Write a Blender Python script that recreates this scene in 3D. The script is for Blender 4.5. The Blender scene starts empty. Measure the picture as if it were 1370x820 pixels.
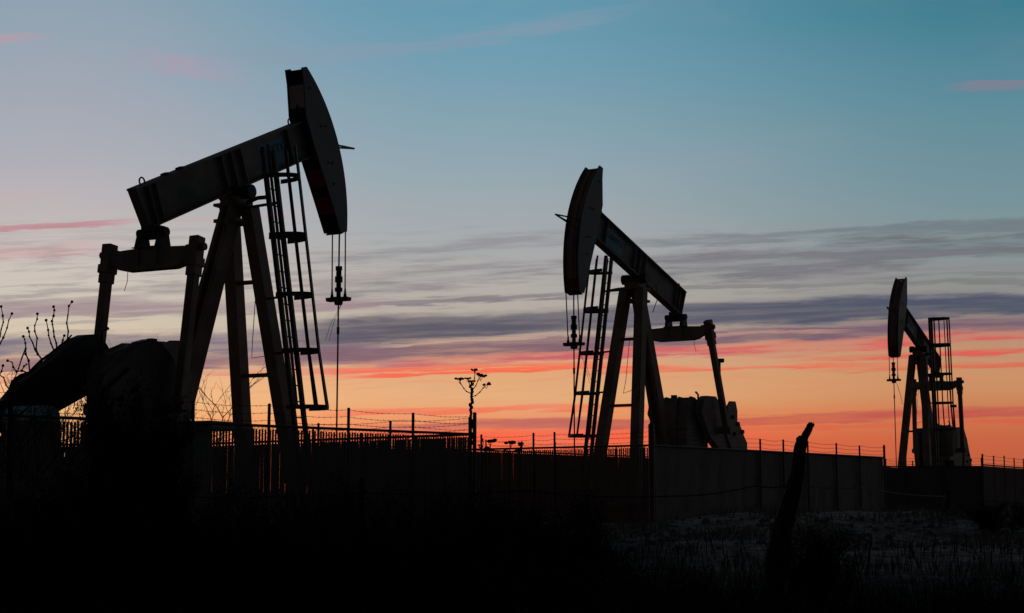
import bpy, bmesh, math, random
from mathutils import Vector, Matrix
rnd = random.Random(7)
R = math.radians
sc = bpy.context.scene
COL = sc.collection

# ------------------------------------------------------------------ camera
F, HOR, ZE = 2050.2, 659.0, 0.75          # focal length and horizon row in photo pixels, eye height above the well pads
PITCH = math.atan((HOR - 410) / F)
cd = bpy.data.cameras.new('camera'); cam = bpy.data.objects.new('camera', cd); COL.objects.link(cam)
cam.location = (0, 0, ZE); cam.rotation_euler = (math.pi / 2 + PITCH, 0, 0)
cd.sensor_width = 36; cd.lens = 36 * F / 1370; cd.clip_end = 20000; cd.clip_start = .1
sc.camera = cam
cP, sP = math.cos(PITCH), math.sin(PITCH)
def ray(px, py):
    x = (px - 685) / F; u = (410 - py) / F
    return Vector((x, cP - u * sP, sP + u * cP))
def at(px, py, Y):                        # point seen at a photo pixel, Y metres ahead
    d = ray(px, py); return Vector((0, 0, ZE)) + d * (Y / d.y)
def lin(c):
    f = lambda v: v / 12.92 if v <= .04045 else ((v + .055) / 1.055) ** 2.4
    return tuple(f(v / 255) for v in c) + (1,)

sc.view_settings.view_transform = 'Standard'
sc.view_settings.look = 'None'
sc.view_settings.exposure = 0; sc.view_settings.gamma = 1
sc.view_settings.use_curve_mapping = False

# ------------------------------------------------------------------ node helper
class NB:
    def __init__(s, tree): s.t = tree; s.n = tree.nodes; s.l = tree.links
    def put(s, sock, v):
        if isinstance(v, (int, float)): sock.default_value = v
        elif isinstance(v, tuple): sock.default_value = v
        else: s.l.new(v, sock)
    def m(s, op, a, b=None, c=None, clamp=False):
        n = s.n.new('ShaderNodeMath'); n.operation = op; n.use_clamp = clamp
        s.put(n.inputs[0], a)
        if b is not None: s.put(n.inputs[1], b)
        if c is not None: s.put(n.inputs[2], c)
        return n.outputs[0]
    def ss(s, x, a, b):                    # smoothstep
        n = s.n.new('ShaderNodeMapRange'); n.interpolation_type = 'SMOOTHSTEP'
        s.put(n.inputs[0], x); n.inputs[1].default_value = a; n.inputs[2].default_value = b
        n.inputs[3].default_value = 0; n.inputs[4].default_value = 1
        return n.outputs[0]
    def mix(s, f, a, b):
        n = s.n.new('ShaderNodeMix'); n.data_type = 'RGBA'
        s.put(n.inputs[0], f); s.put(n.inputs[6], a); s.put(n.inputs[7], b)
        return n.outputs[2]
    def comb(s, x, y, z):
        n = s.n.new('ShaderNodeCombineXYZ'); s.put(n.inputs[0], x); s.put(n.inputs[1], y); s.put(n.inputs[2], z)
        return n.outputs[0]
    def noise(s, vec, scale=1, detail=4, rough=.55, dist=0):
        n = s.n.new('ShaderNodeTexNoise'); s.l.new(vec, n.inputs['Vector'])
        n.inputs['Scale'].default_value = scale; n.inputs['Detail'].default_value = detail
        n.inputs['Roughness'].default_value = rough; n.inputs['Distortion'].default_value = dist
        return n.outputs[0]
    def ramp(s, f, stops):
        n = s.n.new('ShaderNodeValToRGB'); s.put(n.inputs[0], f)
        e = n.color_ramp.elements
        stops = sorted(stops)
        e[0].position, e[0].color = stops[0]
        e[1].position, e[1].color = stops[-1]
        for p, c in stops[1:-1]:
            k = e.new(p); k.color = c
        return n.outputs[0]

# ------------------------------------------------------------------ sky (dusk afterglow with streaks of cloud)
W = bpy.data.worlds.new('World'); sc.world = W; W.use_nodes = True
wt = W.node_tree; wt.nodes.clear(); q = NB(wt)
tc = wt.nodes.new('ShaderNodeTexCoord'); sp = wt.nodes.new('ShaderNodeSeparateXYZ'); wt.links.new(tc.outputs['Generated'], sp.inputs[0])
DX, DY, DZ = sp.outputs
hor = q.m('SQRT', q.m('ADD', q.m('MULTIPLY', DX, DX), q.m('MULTIPLY', DY, DY)))
yc = q.m('MAXIMUM', DY, q.m('MULTIPLY', hor, .6))
u_ = q.m('DIVIDE', DX, yc)                                # bearing from the afterglow
v_ = q.m('DIVIDE', DZ, yc)                                # height above the horizon
def puv(px, py):
    d = ray(px, py); return d.x / d.y, d.z / d.y
def vrow(y, x=685): return puv(x, y)[1]
VS = .6
def col_ramp(rows, xref):
    st = [(max(0.0, vrow(y, xref)) / VS, lin(c)) for y, c in rows]
    top = rows[-1][1]
    st.append((.42 / VS, lin(tuple(int(k * .8) for k in top)))); st.append((1.0, lin((66, 70, 80))))
    return q.ramp(q.m('DIVIDE', v_, VS), st)
cl = col_ramp([(640, (238, 120, 80)), (590, (240, 160, 104)), (545, (244, 188, 132)), (505, (238, 186, 142)), (460, (212, 194, 168)), (420, (206, 196, 178)),
               (380, (203, 194, 183)), (330, (196, 187, 184)), (280, (187, 180, 182)), (200, (170, 172, 182)), (100, (156, 166, 179)), (0, (142, 161, 176))], 0)
cc = col_ramp([(640, (236, 84, 66)), (590, (237, 100, 72)), (562, (229, 142, 95)), (532, (222, 170, 121)), (503, (218, 164, 120)), (470, (208, 164, 132)), (442, (178, 168, 154)),
               (400, (173, 170, 164)), (350, (166, 168, 169)), (300, (158, 168, 174)), (220, (142, 165, 176)), (110, (117, 158, 177)), (0, (94, 151, 175))], 640)
cr = col_ramp([(640, (184, 88, 64)), (590, (196, 96, 66)), (556, (200, 114, 76)), (520, (200, 140, 98)), (490, (197, 146, 107)), (450, (182, 140, 116)), (410, (142, 139, 135)),
               (370, (138, 143, 141)), (330, (130, 146, 148)), (290, (121, 146, 153)), (200, (104, 142, 155)), (100, (84, 135, 152)), (0, (56, 122, 142))], 1370)
uL, uC, uR = puv(40, 400)[0], puv(620, 400)[0], puv(1350, 400)[0]
sky = q.mix(q.ss(u_, uL, uC), cl, cc); sky = q.mix(q.ss(u_, uC, uR), sky, cr)
vt = q.m('SUBTRACT', v_, q.m('MULTIPLY', u_, .045))       # the streaks climb slightly to the right
n_warp = q.noise(q.comb(q.m('MULTIPLY', u_, 9), q.m('MULTIPLY', vt, 55), 3.1), 1, 5, .6)
n_str = q.noise(q.comb(q.m('MULTIPLY', u_, 7), q.m('MULTIPLY', vt, 150), 7.7), 1, 6, .62, .3)
n_fine = q.noise(q.comb(q.m('MULTIPLY', u_, 22), q.m('MULTIPLY', vt, 330), 1.3), 1, 5, .6)
n_big = q.noise(q.comb(q.m('MULTIPLY', u_, 5), q.m('MULTIPLY', vt, 16), 9.2), 1, 4, .55)
warp = q.m('SUBTRACT', n_warp, .5)
strk = q.ss(q.m('MULTIPLY_ADD', n_str, .55, q.m('MULTIPLY', n_fine, .45)), .40, .58)
fine = q.m('SUBTRACT', n_fine, .5)
def band(pts, half, colr, op, st=.5, fade=(60, 60), wamp=1.2):
    """a streak of cloud through sky points given as photo (x, y)"""
    global sky
    uv = [puv(*p) for p in pts]
    (u0, v0), (u1, v1) = uv[0], uv[-1]
    b = (v1 - v0) / (u1 - u0); a = v0 - b * u0
    mid = q.m('MULTIPLY_ADD', u_, b, a)
    if len(uv) == 3:                                      # bend
        um, vm = uv[1]; k = (vm - (a + b * um)) / ((um - u0) * (um - u1))
        mid = q.m('ADD', mid, q.m('MULTIPLY', q.m('MULTIPLY', q.m('SUBTRACT', u_, u0), q.m('SUBTRACT', u_, u1)), k))
    h = half / F
    d = q.m('DIVIDE', q.m('ADD', q.m('SUBTRACT', v_, mid), q.m('MULTIPLY_ADD', warp, h * wamp * 2.2, q.m('MULTIPLY', fine, .009))), h)
    g = q.m('SUBTRACT', 1, q.ss(q.m('ABSOLUTE', d), .5, 1.15))
    f0, f1 = fade[0] / F, fade[1] / F
    win = q.m('MULTIPLY', q.ss(u_, u0 - f0, u0 + f0), q.m('SUBTRACT', 1, q.ss(u_, u1 - f1, u1 + f1)))
    msk = q.m('MULTIPLY', q.m('MULTIPLY', g, win), q.m('MULTIPLY_ADD', strk, op * st, op * (1 - st)), clamp=True)
    sky = q.mix(msk, sky, lin(colr))
# thin veils high up
band([(-60, 50), (45, 48)], 6, (192, 150, 166), .5, .3, (30, 40))
band([(200, 82), (300, 98)], 18, (176, 152, 172), .5, .3, (60, 60))
band([(330, 78), (560, 62), (820, 18)], 14, (138, 152, 172), .45, .4, (90, 90))
band([(1280, 117), (1420, 110)], 6, (142, 122, 142), .6, .3, (40, 30))
band([(-60, 268), (60, 262)], 10, (200, 172, 172), .4, .4, (30, 60))
band([(-60, 309), (170, 296)], 4.5, (190, 128, 140), .8, .2, (30, 45), .7)
band([(150, 297), (420, 286)], 4, (188, 165, 170), .5, .5, (40, 90))
band([(-60, 344), (130, 335)], 10, (202, 158, 158), .6, .4, (30, 70))
# grey streaks
band([(-60, 382), (480, 340)], 5, (178, 168, 168), .5, .9, (60, 60), 2)
band([(-60, 402), (500, 368)], 5, (176, 164, 160), .6, .9, (60, 60), 2)
band([(440, 350), (780, 318)], 14, (138, 142, 149), .7, .9, (60, 60), 1.6)
band([(430, 388), (800, 352)], 13, (130, 131, 140), .75, .9, (60, 60), 1.6)
band([(430, 411), (780, 394)], 5.5, (108, 107, 120), .9, .35, (40, 50))
band([(850, 326), (1120, 312), (1460, 298)], 9, (102, 115, 124), .75, .75, (50, 60), 1.6)
band([(800, 362), (1080, 345), (1460, 324)], 22, (94, 99, 111), .9, .65, (80, 60), 1.5)
band([(870, 386), (1120, 380), (1460, 376)], 4, (108, 112, 116), .7, .6, (50, 60), 1.4)
band([(1150, 372), (1460, 362)], 3, (112, 117, 120), .6, .6, (50, 60), 1.4)
# fine streaking of the whole veil
vein = q.m('MULTIPLY', q.m('MULTIPLY', q.ss(v_, vrow(505), vrow(440)), q.m('SUBTRACT', 1, q.ss(v_, vrow(370), vrow(270)))), q.ss(q.m('MULTIPLY_ADD', n_str, .5, q.m('MULTIPLY', n_fine, .5)), .49, .60))
sky = q.mix(q.m('MULTIPLY', vein, .5), sky, lin((136, 131, 138)))
lite = q.m('MULTIPLY', q.m('MULTIPLY', q.ss(v_, vrow(560), vrow(500)), q.m('SUBTRACT', 1, q.ss(v_, vrow(500), vrow(430)))), q.ss(n_fine, .5, .66))
sky = q.mix(q.m('MULTIPLY', lite, .3), sky, lin((226, 128, 98)))
# left mauve bank
band([(-60, 420), (240, 410), (500, 408)], 14, (156, 138, 145), .9, .45, (60, 60))
band([(-60, 470), (230, 456), (520, 462)], 17, (116, 110, 128), .95, .3, (60, 70))
band([(-60, 494), (240, 482), (540, 481)], 12, (132, 104, 117), .95, .2, (60, 90))
band([(-60, 512), (240, 500), (480, 497)], 5, (212, 142, 122), .7, .4, (60, 70))
# long slate bank and the lit edge below it
band([(400, 448), (840, 426), (1460, 403)], 19, (66, 77, 100), .97, .2, (60, 60), .7)
band([(400, 476), (820, 457), (1460, 430)], 11.5, (110, 86, 108), .93, .35, (60, 60), .8)
band([(760, 474), (1100, 461), (1460, 443)], 8, (216, 78, 86), 1.0, .75, (140, 60), 1.3)
band([(500, 487), (800, 474), (1050, 470)], 6, (192, 92, 106), .95, .7, (80, 90), 1.0)
band([(430, 498), (650, 489), (820, 487)], 3.5, (238, 100, 80), .9, .45, (40, 60), .8)
band([(470, 504), (680, 495), (900, 491)], 3.2, (242, 94, 72), .98, .25, (40, 60), .7)
band([(800, 497), (1050, 491), (1200, 487)], 3.5, (232, 96, 76), .9, .45, (60, 60), .8)
band([(1080, 480), (1250, 474), (1460, 466)], 5, (220, 86, 80), .9, .65, (60, 60), 1.0)
band([(1100, 497), (1460, 483)], 5, (218, 92, 76), .8, .7, (60, 60), 1.0)
band([(450, 553), (640, 548), (880, 545)], 5, (236, 102, 78), .85, .55, (60, 70), 1.0)
band([(890, 552), (1180, 545)], 4, (220, 122, 84), .4, .6, (60, 60), 1.0)
band([(520, 573), (700, 568), (900, 566)], 8, (176, 82, 86), .9, .4, (70, 60), .9)
band([(900, 566), (1120, 558), (1460, 548)], 8, (186, 76, 76), .88, .4, (80, 60), .9)
band([(960, 577), (1200, 568), (1460, 560)], 4, (214, 84, 68), .7, .6, (60, 60), 1.0)
band([(880, 452), (1010, 446), (1120, 442)], 2.6, (186, 142, 128), .8, .4, (40, 50), 1.0)
band([(520, 461), (660, 455), (790, 448)], 2.4, (188, 164, 148), .8, .4, (50, 50), 1.0)
band([(430, 588), (700, 583), (1000, 580)], 9, (242, 80, 62), .7, .45, (60, 90), .9)
# broad mottling of the thin cloud
sky = q.mix(q.m('MULTIPLY', q.ss(n_big, .45, .75), .10), sky, lin((176, 160, 168)))
# the afterglow fades round the horizon behind the viewer and towards the zenith
facing = q.m('DIVIDE', DY, q.m('MAXIMUM', hor, .0001))
fade = q.m('MULTIPLY_ADD', q.ss(facing, -.15, .86), .94, .06)
zen = q.m('MULTIPLY_ADD', q.m('SUBTRACT', 1, q.ss(DZ, .34, .62)), .74, .26)
low = q.ss(DZ, -.05, .0)
glow = wt.nodes.new('ShaderNodeBackground'); wt.links.new(sky, glow.inputs[0])
wt.links.new(q.m('MULTIPLY', q.m('MULTIPLY', fade, zen), low), glow.inputs[1])
SUN_EL, SUN_AZ = R(1.0), R(-4)            # set just above the horizon, left of centre; the true sun is down
nst = wt.nodes.new('ShaderNodeTexSky'); nst.sky_type = 'NISHITA'; nst.sun_disc = False
nst.sun_elevation = SUN_EL; nst.sun_rotation = SUN_AZ; nst.altitude = 300
air = wt.nodes.new('ShaderNodeBackground'); wt.links.new(nst.outputs[0], air.inputs[0]); air.inputs[1].default_value = .004
add = wt.nodes.new('ShaderNodeAddShader'); wt.links.new(glow.outputs[0], add.inputs[0]); wt.links.new(air.outputs[0], add.inputs[1])
wo = wt.nodes.new('ShaderNodeOutputWorld'); wt.links.new(add.outputs[0], wo.inputs[0])
sd = bpy.data.lights.new('rim_lamp', 'SUN'); sd.energy = .06; sd.angle = R(8); sd.color = (1, .62, .38)  # weak warm lamp added for rim light, no direct sun at this hour
so = bpy.data.objects.new('rim_lamp', sd); COL.objects.link(so)
tosun = Vector((math.sin(SUN_AZ) * math.cos(SUN_EL), math.cos(SUN_AZ) * math.cos(SUN_EL), math.sin(SUN_EL)))
so.rotation_euler = tosun.to_track_quat('Z', 'Y').to_euler()

# ------------------------------------------------------------------ materials
def mat(name, c1, c2, scale=3, rough=.6, metal=0, bump=0, stretch=(1, 1, 1), spec=.4):
    m = bpy.data.materials.new(name); m.use_nodes = True; t = m.node_tree; b = t.nodes['Principled BSDF']; k = NB(t)
    tx = t.nodes.new('ShaderNodeTexCoord'); mp = t.nodes.new('ShaderNodeMapping'); t.links.new(tx.outputs['Object'], mp.inputs[0]); mp.inputs['Scale'].default_value = stretch
    n = k.noise(mp.outputs[0], scale, 6, .6)
    f = k.ss(n, .35, .68)
    t.links.new(k.mix(f, tuple(c1) + (1,), tuple(c2) + (1,)), b.inputs['Base Color'])
    b.inputs['Roughness'].default_value = rough; b.inputs['Metallic'].default_value = metal
    b.inputs['Specular IOR Level'].default_value = spec
    if bump:
        bn = t.nodes.new('ShaderNodeBump'); bn.inputs['Strength'].default_value = bump; bn.inputs['Distance'].default_value = .02
        t.links.new(k.noise(mp.outputs[0], scale * 5, 5, .6), bn.inputs['Height']); t.links.new(bn.outputs[0], b.inputs['Normal'])
    return m
M = {
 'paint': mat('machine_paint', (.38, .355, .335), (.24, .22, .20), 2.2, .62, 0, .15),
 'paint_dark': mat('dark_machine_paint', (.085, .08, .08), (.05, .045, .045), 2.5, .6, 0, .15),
 'leg': mat('leg_paint', (.40, .30, .245), (.24, .175, .14), 1.6, .62, 0, .12),
 'plate': mat('head_plate_paint', (.21, .21, .22), (.16, .16, .17), 1.5, .55),
 'red': mat('red_stripe_paint', (.46, .05, .035), (.34, .04, .03), 3, .6),
 'white': mat('white_stripe_paint', (.78, .68, .62), (.6, .5, .44), 3, .6),
 'black': mat('black_stripe_paint', (.02, .02, .02), (.03, .028, .026), 3, .6),
 'teal': mat('teal_paint', (.18, .58, .72), (.45, .8, .86), 7, .5),
 'label': mat('blue_label', (.09, .36, .55), (.13, .42, .62), 4, .55),
 'letter': mat('dark_lettering', (.012, .014, .018), (.02, .022, .026), 4, .6),
 'rope': mat('wire_rope', (.05, .045, .042), (.03, .026, .025), 20, .7, 0),
 'track': mat('worn_track_steel', (.5, .36, .29), (.34, .24, .19), 4, .6),
 'steel': mat('galvanised_steel', (.14, .135, .13), (.09, .085, .08), 6, .55, .4),
 'slat': mat('grey_fence_slat', (.22, .215, .22), (.15, .145, .15), 5, .7, 0, 0, (1, 1, .3)),
 'slat_red': mat('brown_fence_slat', (.32, .16, .14), (.22, .11, .10), 5, .7, 0, 0, (1, 1, .3)),
 'panel': mat('grey_sheet_panel', (.20, .20, .215), (.15, .15, .165), 1.2, .7),
 'wood': mat('weathered_wood', (.075, .06, .05), (.03, .025, .02), 9, .9, 0, .6, (3, 3, .5)),
 'bark': mat('dark_bark', (.06, .047, .04), (.03, .024, .02), 8, .9),
 'stalk': mat('dry_stalk', (.06, .042, .03), (.03, .022, .016), 8, .9),
 'leaf': mat('dusty_brush_leaf', (.045, .042, .034), (.022, .022, .018), 3, .95, 0, 0, (1, 1, 1), .05),
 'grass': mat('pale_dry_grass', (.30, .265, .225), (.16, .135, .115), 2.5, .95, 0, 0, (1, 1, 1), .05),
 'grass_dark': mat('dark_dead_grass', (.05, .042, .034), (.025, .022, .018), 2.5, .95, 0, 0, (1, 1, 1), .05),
 'concrete': mat('concrete', (.28, .27, .25), (.20, .19, .18), 3, .9),
}

# ------------------------------------------------------------------ mesh builder
class MB:
    def __init__(s): s.v = []; s.f = []; s.mi = []; s.cur = 0
    def face(s, idx): s.f.append(idx); s.mi.append(s.cur)
    def box(s, lo, hi):
        x0, y0, z0 = lo; x1, y1, z1 = hi; b = len(s.v)
        s.v += [(x0, y0, z0), (x1, y0, z0), (x1, y1, z0), (x0, y1, z0), (x0, y0, z1), (x1, y0, z1), (x1, y1, z1), (x0, y1, z1)]
        for q_ in ((0, 3, 2, 1), (4, 5, 6, 7), (0, 1, 5, 4), (1, 2, 6, 5), (2, 3, 7, 6), (3, 0, 4, 7)): s.face(tuple(b + i for i in q_))
        return s
    def bar(s, a, b, w, d, hint=(0, 1, 0), w2=None, d2=None):   # rectangular bar from a to b; d measured along hint
        a, b = Vector(a), Vector(b); t = (b - a).normalized(); h = Vector(hint)
        n = (h - t * h.dot(t)).normalized(); m = t.cross(n); i = len(s.v)
        for p, ww, dd in ((a, w, d), (b, w2 or w, d2 or d)):
            for sx, sy in ((-1, -1), (1, -1), (1, 1), (-1, 1)): s.v.append(tuple(p + m * (sx * ww / 2) + n * (sy * dd / 2)))
        for q_ in ((0, 3, 2, 1), (4, 5, 6, 7), (0, 1, 5, 4), (1, 2, 6, 5), (2, 3, 7, 6), (3, 0, 4, 7)): s.face(tuple(i + k for k in q_))
        return s
    def tube(s, pts, r, n=8, cap=True):
        pts = [Vector(p) for p in pts]; rr = r if isinstance(r, (list, tuple)) else [r] * len(pts)
        t0 = (pts[1] - pts[0]).normalized(); ref = Vector((0, 0, 1)) if abs(t0.z) < .9 else Vector((1, 0, 0))
        nn = (ref - t0 * ref.dot(t0)).normalized(); base = len(s.v)
        for i, p in enumerate(pts):
            t = (pts[min(i + 1, len(pts) - 1)] - pts[max(i - 1, 0)]).normalized()
            nn = (nn - t * nn.dot(t)); nn = nn.normalized() if nn.length > 1e-6 else Vector((1, 0, 0)); m = t.cross(nn)
            for k in range(n):
                a = 2 * math.pi * k / n; s.v.append(tuple(p + (nn * math.cos(a) + m * math.sin(a)) * rr[i]))
        for i in range(len(pts) - 1):
            for k in range(n):
                a = base + i * n + k; b = base + i * n + (k + 1) % n; s.face((a, b, b + n, a + n))
        if cap and n > 2:
            s.face(tuple(base + k for k in range(n))[::-1]); s.face(tuple(base + (len(pts) - 1) * n + k for k in range(n)))
        return s
    def prism(s, poly, y0, y1):                                 # polygon in the x-z plane extruded along y
        b = len(s.v); n = len(poly)
        s.v += [(x, y0, z) for x, z in poly] + [(x, y1, z) for x, z in poly]
        s.face(tuple(b + i for i in range(n))); s.face(tuple(b + n + i for i in range(n))[::-1])
        for i in range(n): j = (i + 1) % n; s.face((b + i, b + n + i, b + n + j, b + j))
        return s
    def ball(s, c, r, seg=8, squash=1):
        c = Vector(c); b = len(s.v)
        for i in range(1, 5):
            th = math.pi * i / 5
            for k in range(seg):
                a = 2 * math.pi * k / seg; s.v.append((c.x + r * math.sin(th) * math.cos(a), c.y + r * math.sin(th) * math.sin(a), c.z + r * squash * math.cos(th)))
        s.v += [(c.x, c.y, c.z + r * squash), (c.x, c.y, c.z - r * squash)]
        for i in range(3):
            for k in range(seg): k2 = (k + 1) % seg; s.face((b + i * seg + k, b + (i + 1) * seg + k, b + (i + 1) * seg + k2, b + i * seg + k2))
        T = b + 4 * seg
        for k in range(seg): k2 = (k + 1) % seg; s.face((T, b + k, b + k2)); s.face((T + 1, b + 3 * seg + k2, b + 3 * seg + k))
        return s
    def build(s, name, mats, parent=None, xf=None, bevel=0, smooth=False, fixn=True):
        me = bpy.data.meshes.new(name); vv = [tuple(xf @ Vector(v)) for v in s.v] if xf else s.v
        me.from_pydata(vv, [], s.f)
        for m in (mats if isinstance(mats, (list, tuple)) else [mats]): me.materials.append(m)
        for p, i in zip(me.polygons, s.mi): p.material_index = i; p.use_smooth = smooth
        if fixn and len(s.f) < 6000:
            bm = bmesh.new(); bm.from_mesh(me); bmesh.ops.recalc_face_normals(bm, faces=bm.faces); bm.to_mesh(me); bm.free()
        me.update(); o = bpy.data.objects.new(name, me); COL.objects.link(o)
        if parent: o.parent = parent
        if bevel:
            md = o.modifiers.new('edge', 'BEVEL'); md.width = bevel; md.segments = 2; md.limit_method = 'ANGLE'
        return o
def tag(o, label, cat, group=None, kind=None):
    o['label'] = label; o['category'] = cat
    if group: o['group'] = group
    if kind: o['kind'] = kind
    return o
def empty(name, loc, rz=0):
    o = bpy.data.objects.new(name, None); COL.objects.link(o); o.location = loc; o.rotation_euler = (0, 0, rz); o.empty_display_size = .3
    return o
def text_mesh(name, body, size, mtl, parent, mw):
    cu = bpy.data.curves.new(name, 'FONT'); cu.body = body; cu.size = size; cu.align_x = 'CENTER'; cu.align_y = 'CENTER'; cu.extrude = .004
    t = bpy.data.objects.new(name + '_curve', cu); COL.objects.link(t)
    bpy.context.view_layer.update()
    me = bpy.data.meshes.new_from_object(t.evaluated_get(bpy.context.evaluated_depsgraph_get()))
    bpy.data.objects.remove(t); me.transform(mw); me.materials.clear(); me.materials.append(mtl); me.name = name
    o = bpy.data.objects.new(name, me); COL.objects.link(o); o.parent = parent
    return o

# ------------------------------------------------------------------ ground
from mathutils import noise as mn
def sstep(x, a, b):
    t = min(1, max(0, (x - a) / (b - a))); return t * t * (3 - 2 * t)
def gz(x, y):
    z = -.85 + .85 * sstep(y, 7.5, 20.5)
    berm = sstep(x, .8, 4.2) * math.exp(-((y - 27) / 3.6) ** 2)
    z += .40 * berm
    n = mn.noise(Vector((x * .35, y * .35, 0))) * .09 + mn.noise(Vector((x * 1.3, y * 1.3, 5))) * .05 + mn.noise(Vector((x * 4, y * 4, 9))) * .018
    z += n * (1 - sstep(y, 28.5, 34)) * sstep(y, 2, 6)
    return z
mb = MB()
xs = [-9000, -1500, -300, -90] + [-40 + .9 * i for i in range(20)] + [-22 + .25 * i for i in range(177)] + [22.5 + .9 * i for i in range(20)] + [90, 300, 1500, 9000]
ys = [-2000, -200, -30, -6, 0, 2, 4, 5] + [5.5 + .2 * i for i in range(150)] + [36, 38, 42, 48, 56, 66, 80, 110, 200, 500, 1500, 4000, 12000]
for y in ys:
    for x in xs: mb.v.append((x, y, gz(x, y)))
nx = len(xs)
for j in range(len(ys) - 1):
    for i in range(nx - 1): a = j * nx + i; mb.face((a, a + 1, a + nx + 1, a + nx))
gm = bpy.data.materials.new('dirt'); gm.use_nodes = True; t = gm.node_tree; k = NB(t); b = t.nodes['Principled BSDF']
tx = t.nodes.new('ShaderNodeTexCoord'); P = tx.outputs['Object']
f1 = k.noise(P, .9, 6, .65); f2 = k.noise(P, 5, 7, .72)
pale = k.ss(k.m('ADD', k.m('MULTIPLY', f2, .6), k.m('MULTIPLY', f1, .5)), .46, .66)
spx = t.nodes.new('ShaderNodeSeparateXYZ'); t.links.new(P, spx.inputs[0])
zone = k.m('MULTIPLY', k.ss(spx.outputs[0], .2, 3.5), k.ss(spx.outputs[1], 15, 19))
c = k.mix(pale, (.045, .036, .03, 1), (.10, .085, .07, 1))
c2 = k.mix(pale, (.16, .14, .125, 1), (.60, .52, .46, 1))           # spoil bank of pale caliche
t.links.new(k.mix(zone, c, c2), b.inputs['Base Color']); b.inputs['Roughness'].default_value = .95; b.inputs['Specular IOR Level'].default_value = .1
bn = t.nodes.new('ShaderNodeBump'); bn.inputs['Strength'].default_value = .8; bn.inputs['Distance'].default_value = .06; t.links.new(f2, bn.inputs['Height']); t.links.new(bn.outputs[0], b.inputs['Normal'])
g = mb.build('ground', gm, smooth=True, fixn=False); g['kind'] = 'structure'; g['label'] = 'dark dirt ground rising to a pale bank before the fences'

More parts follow.
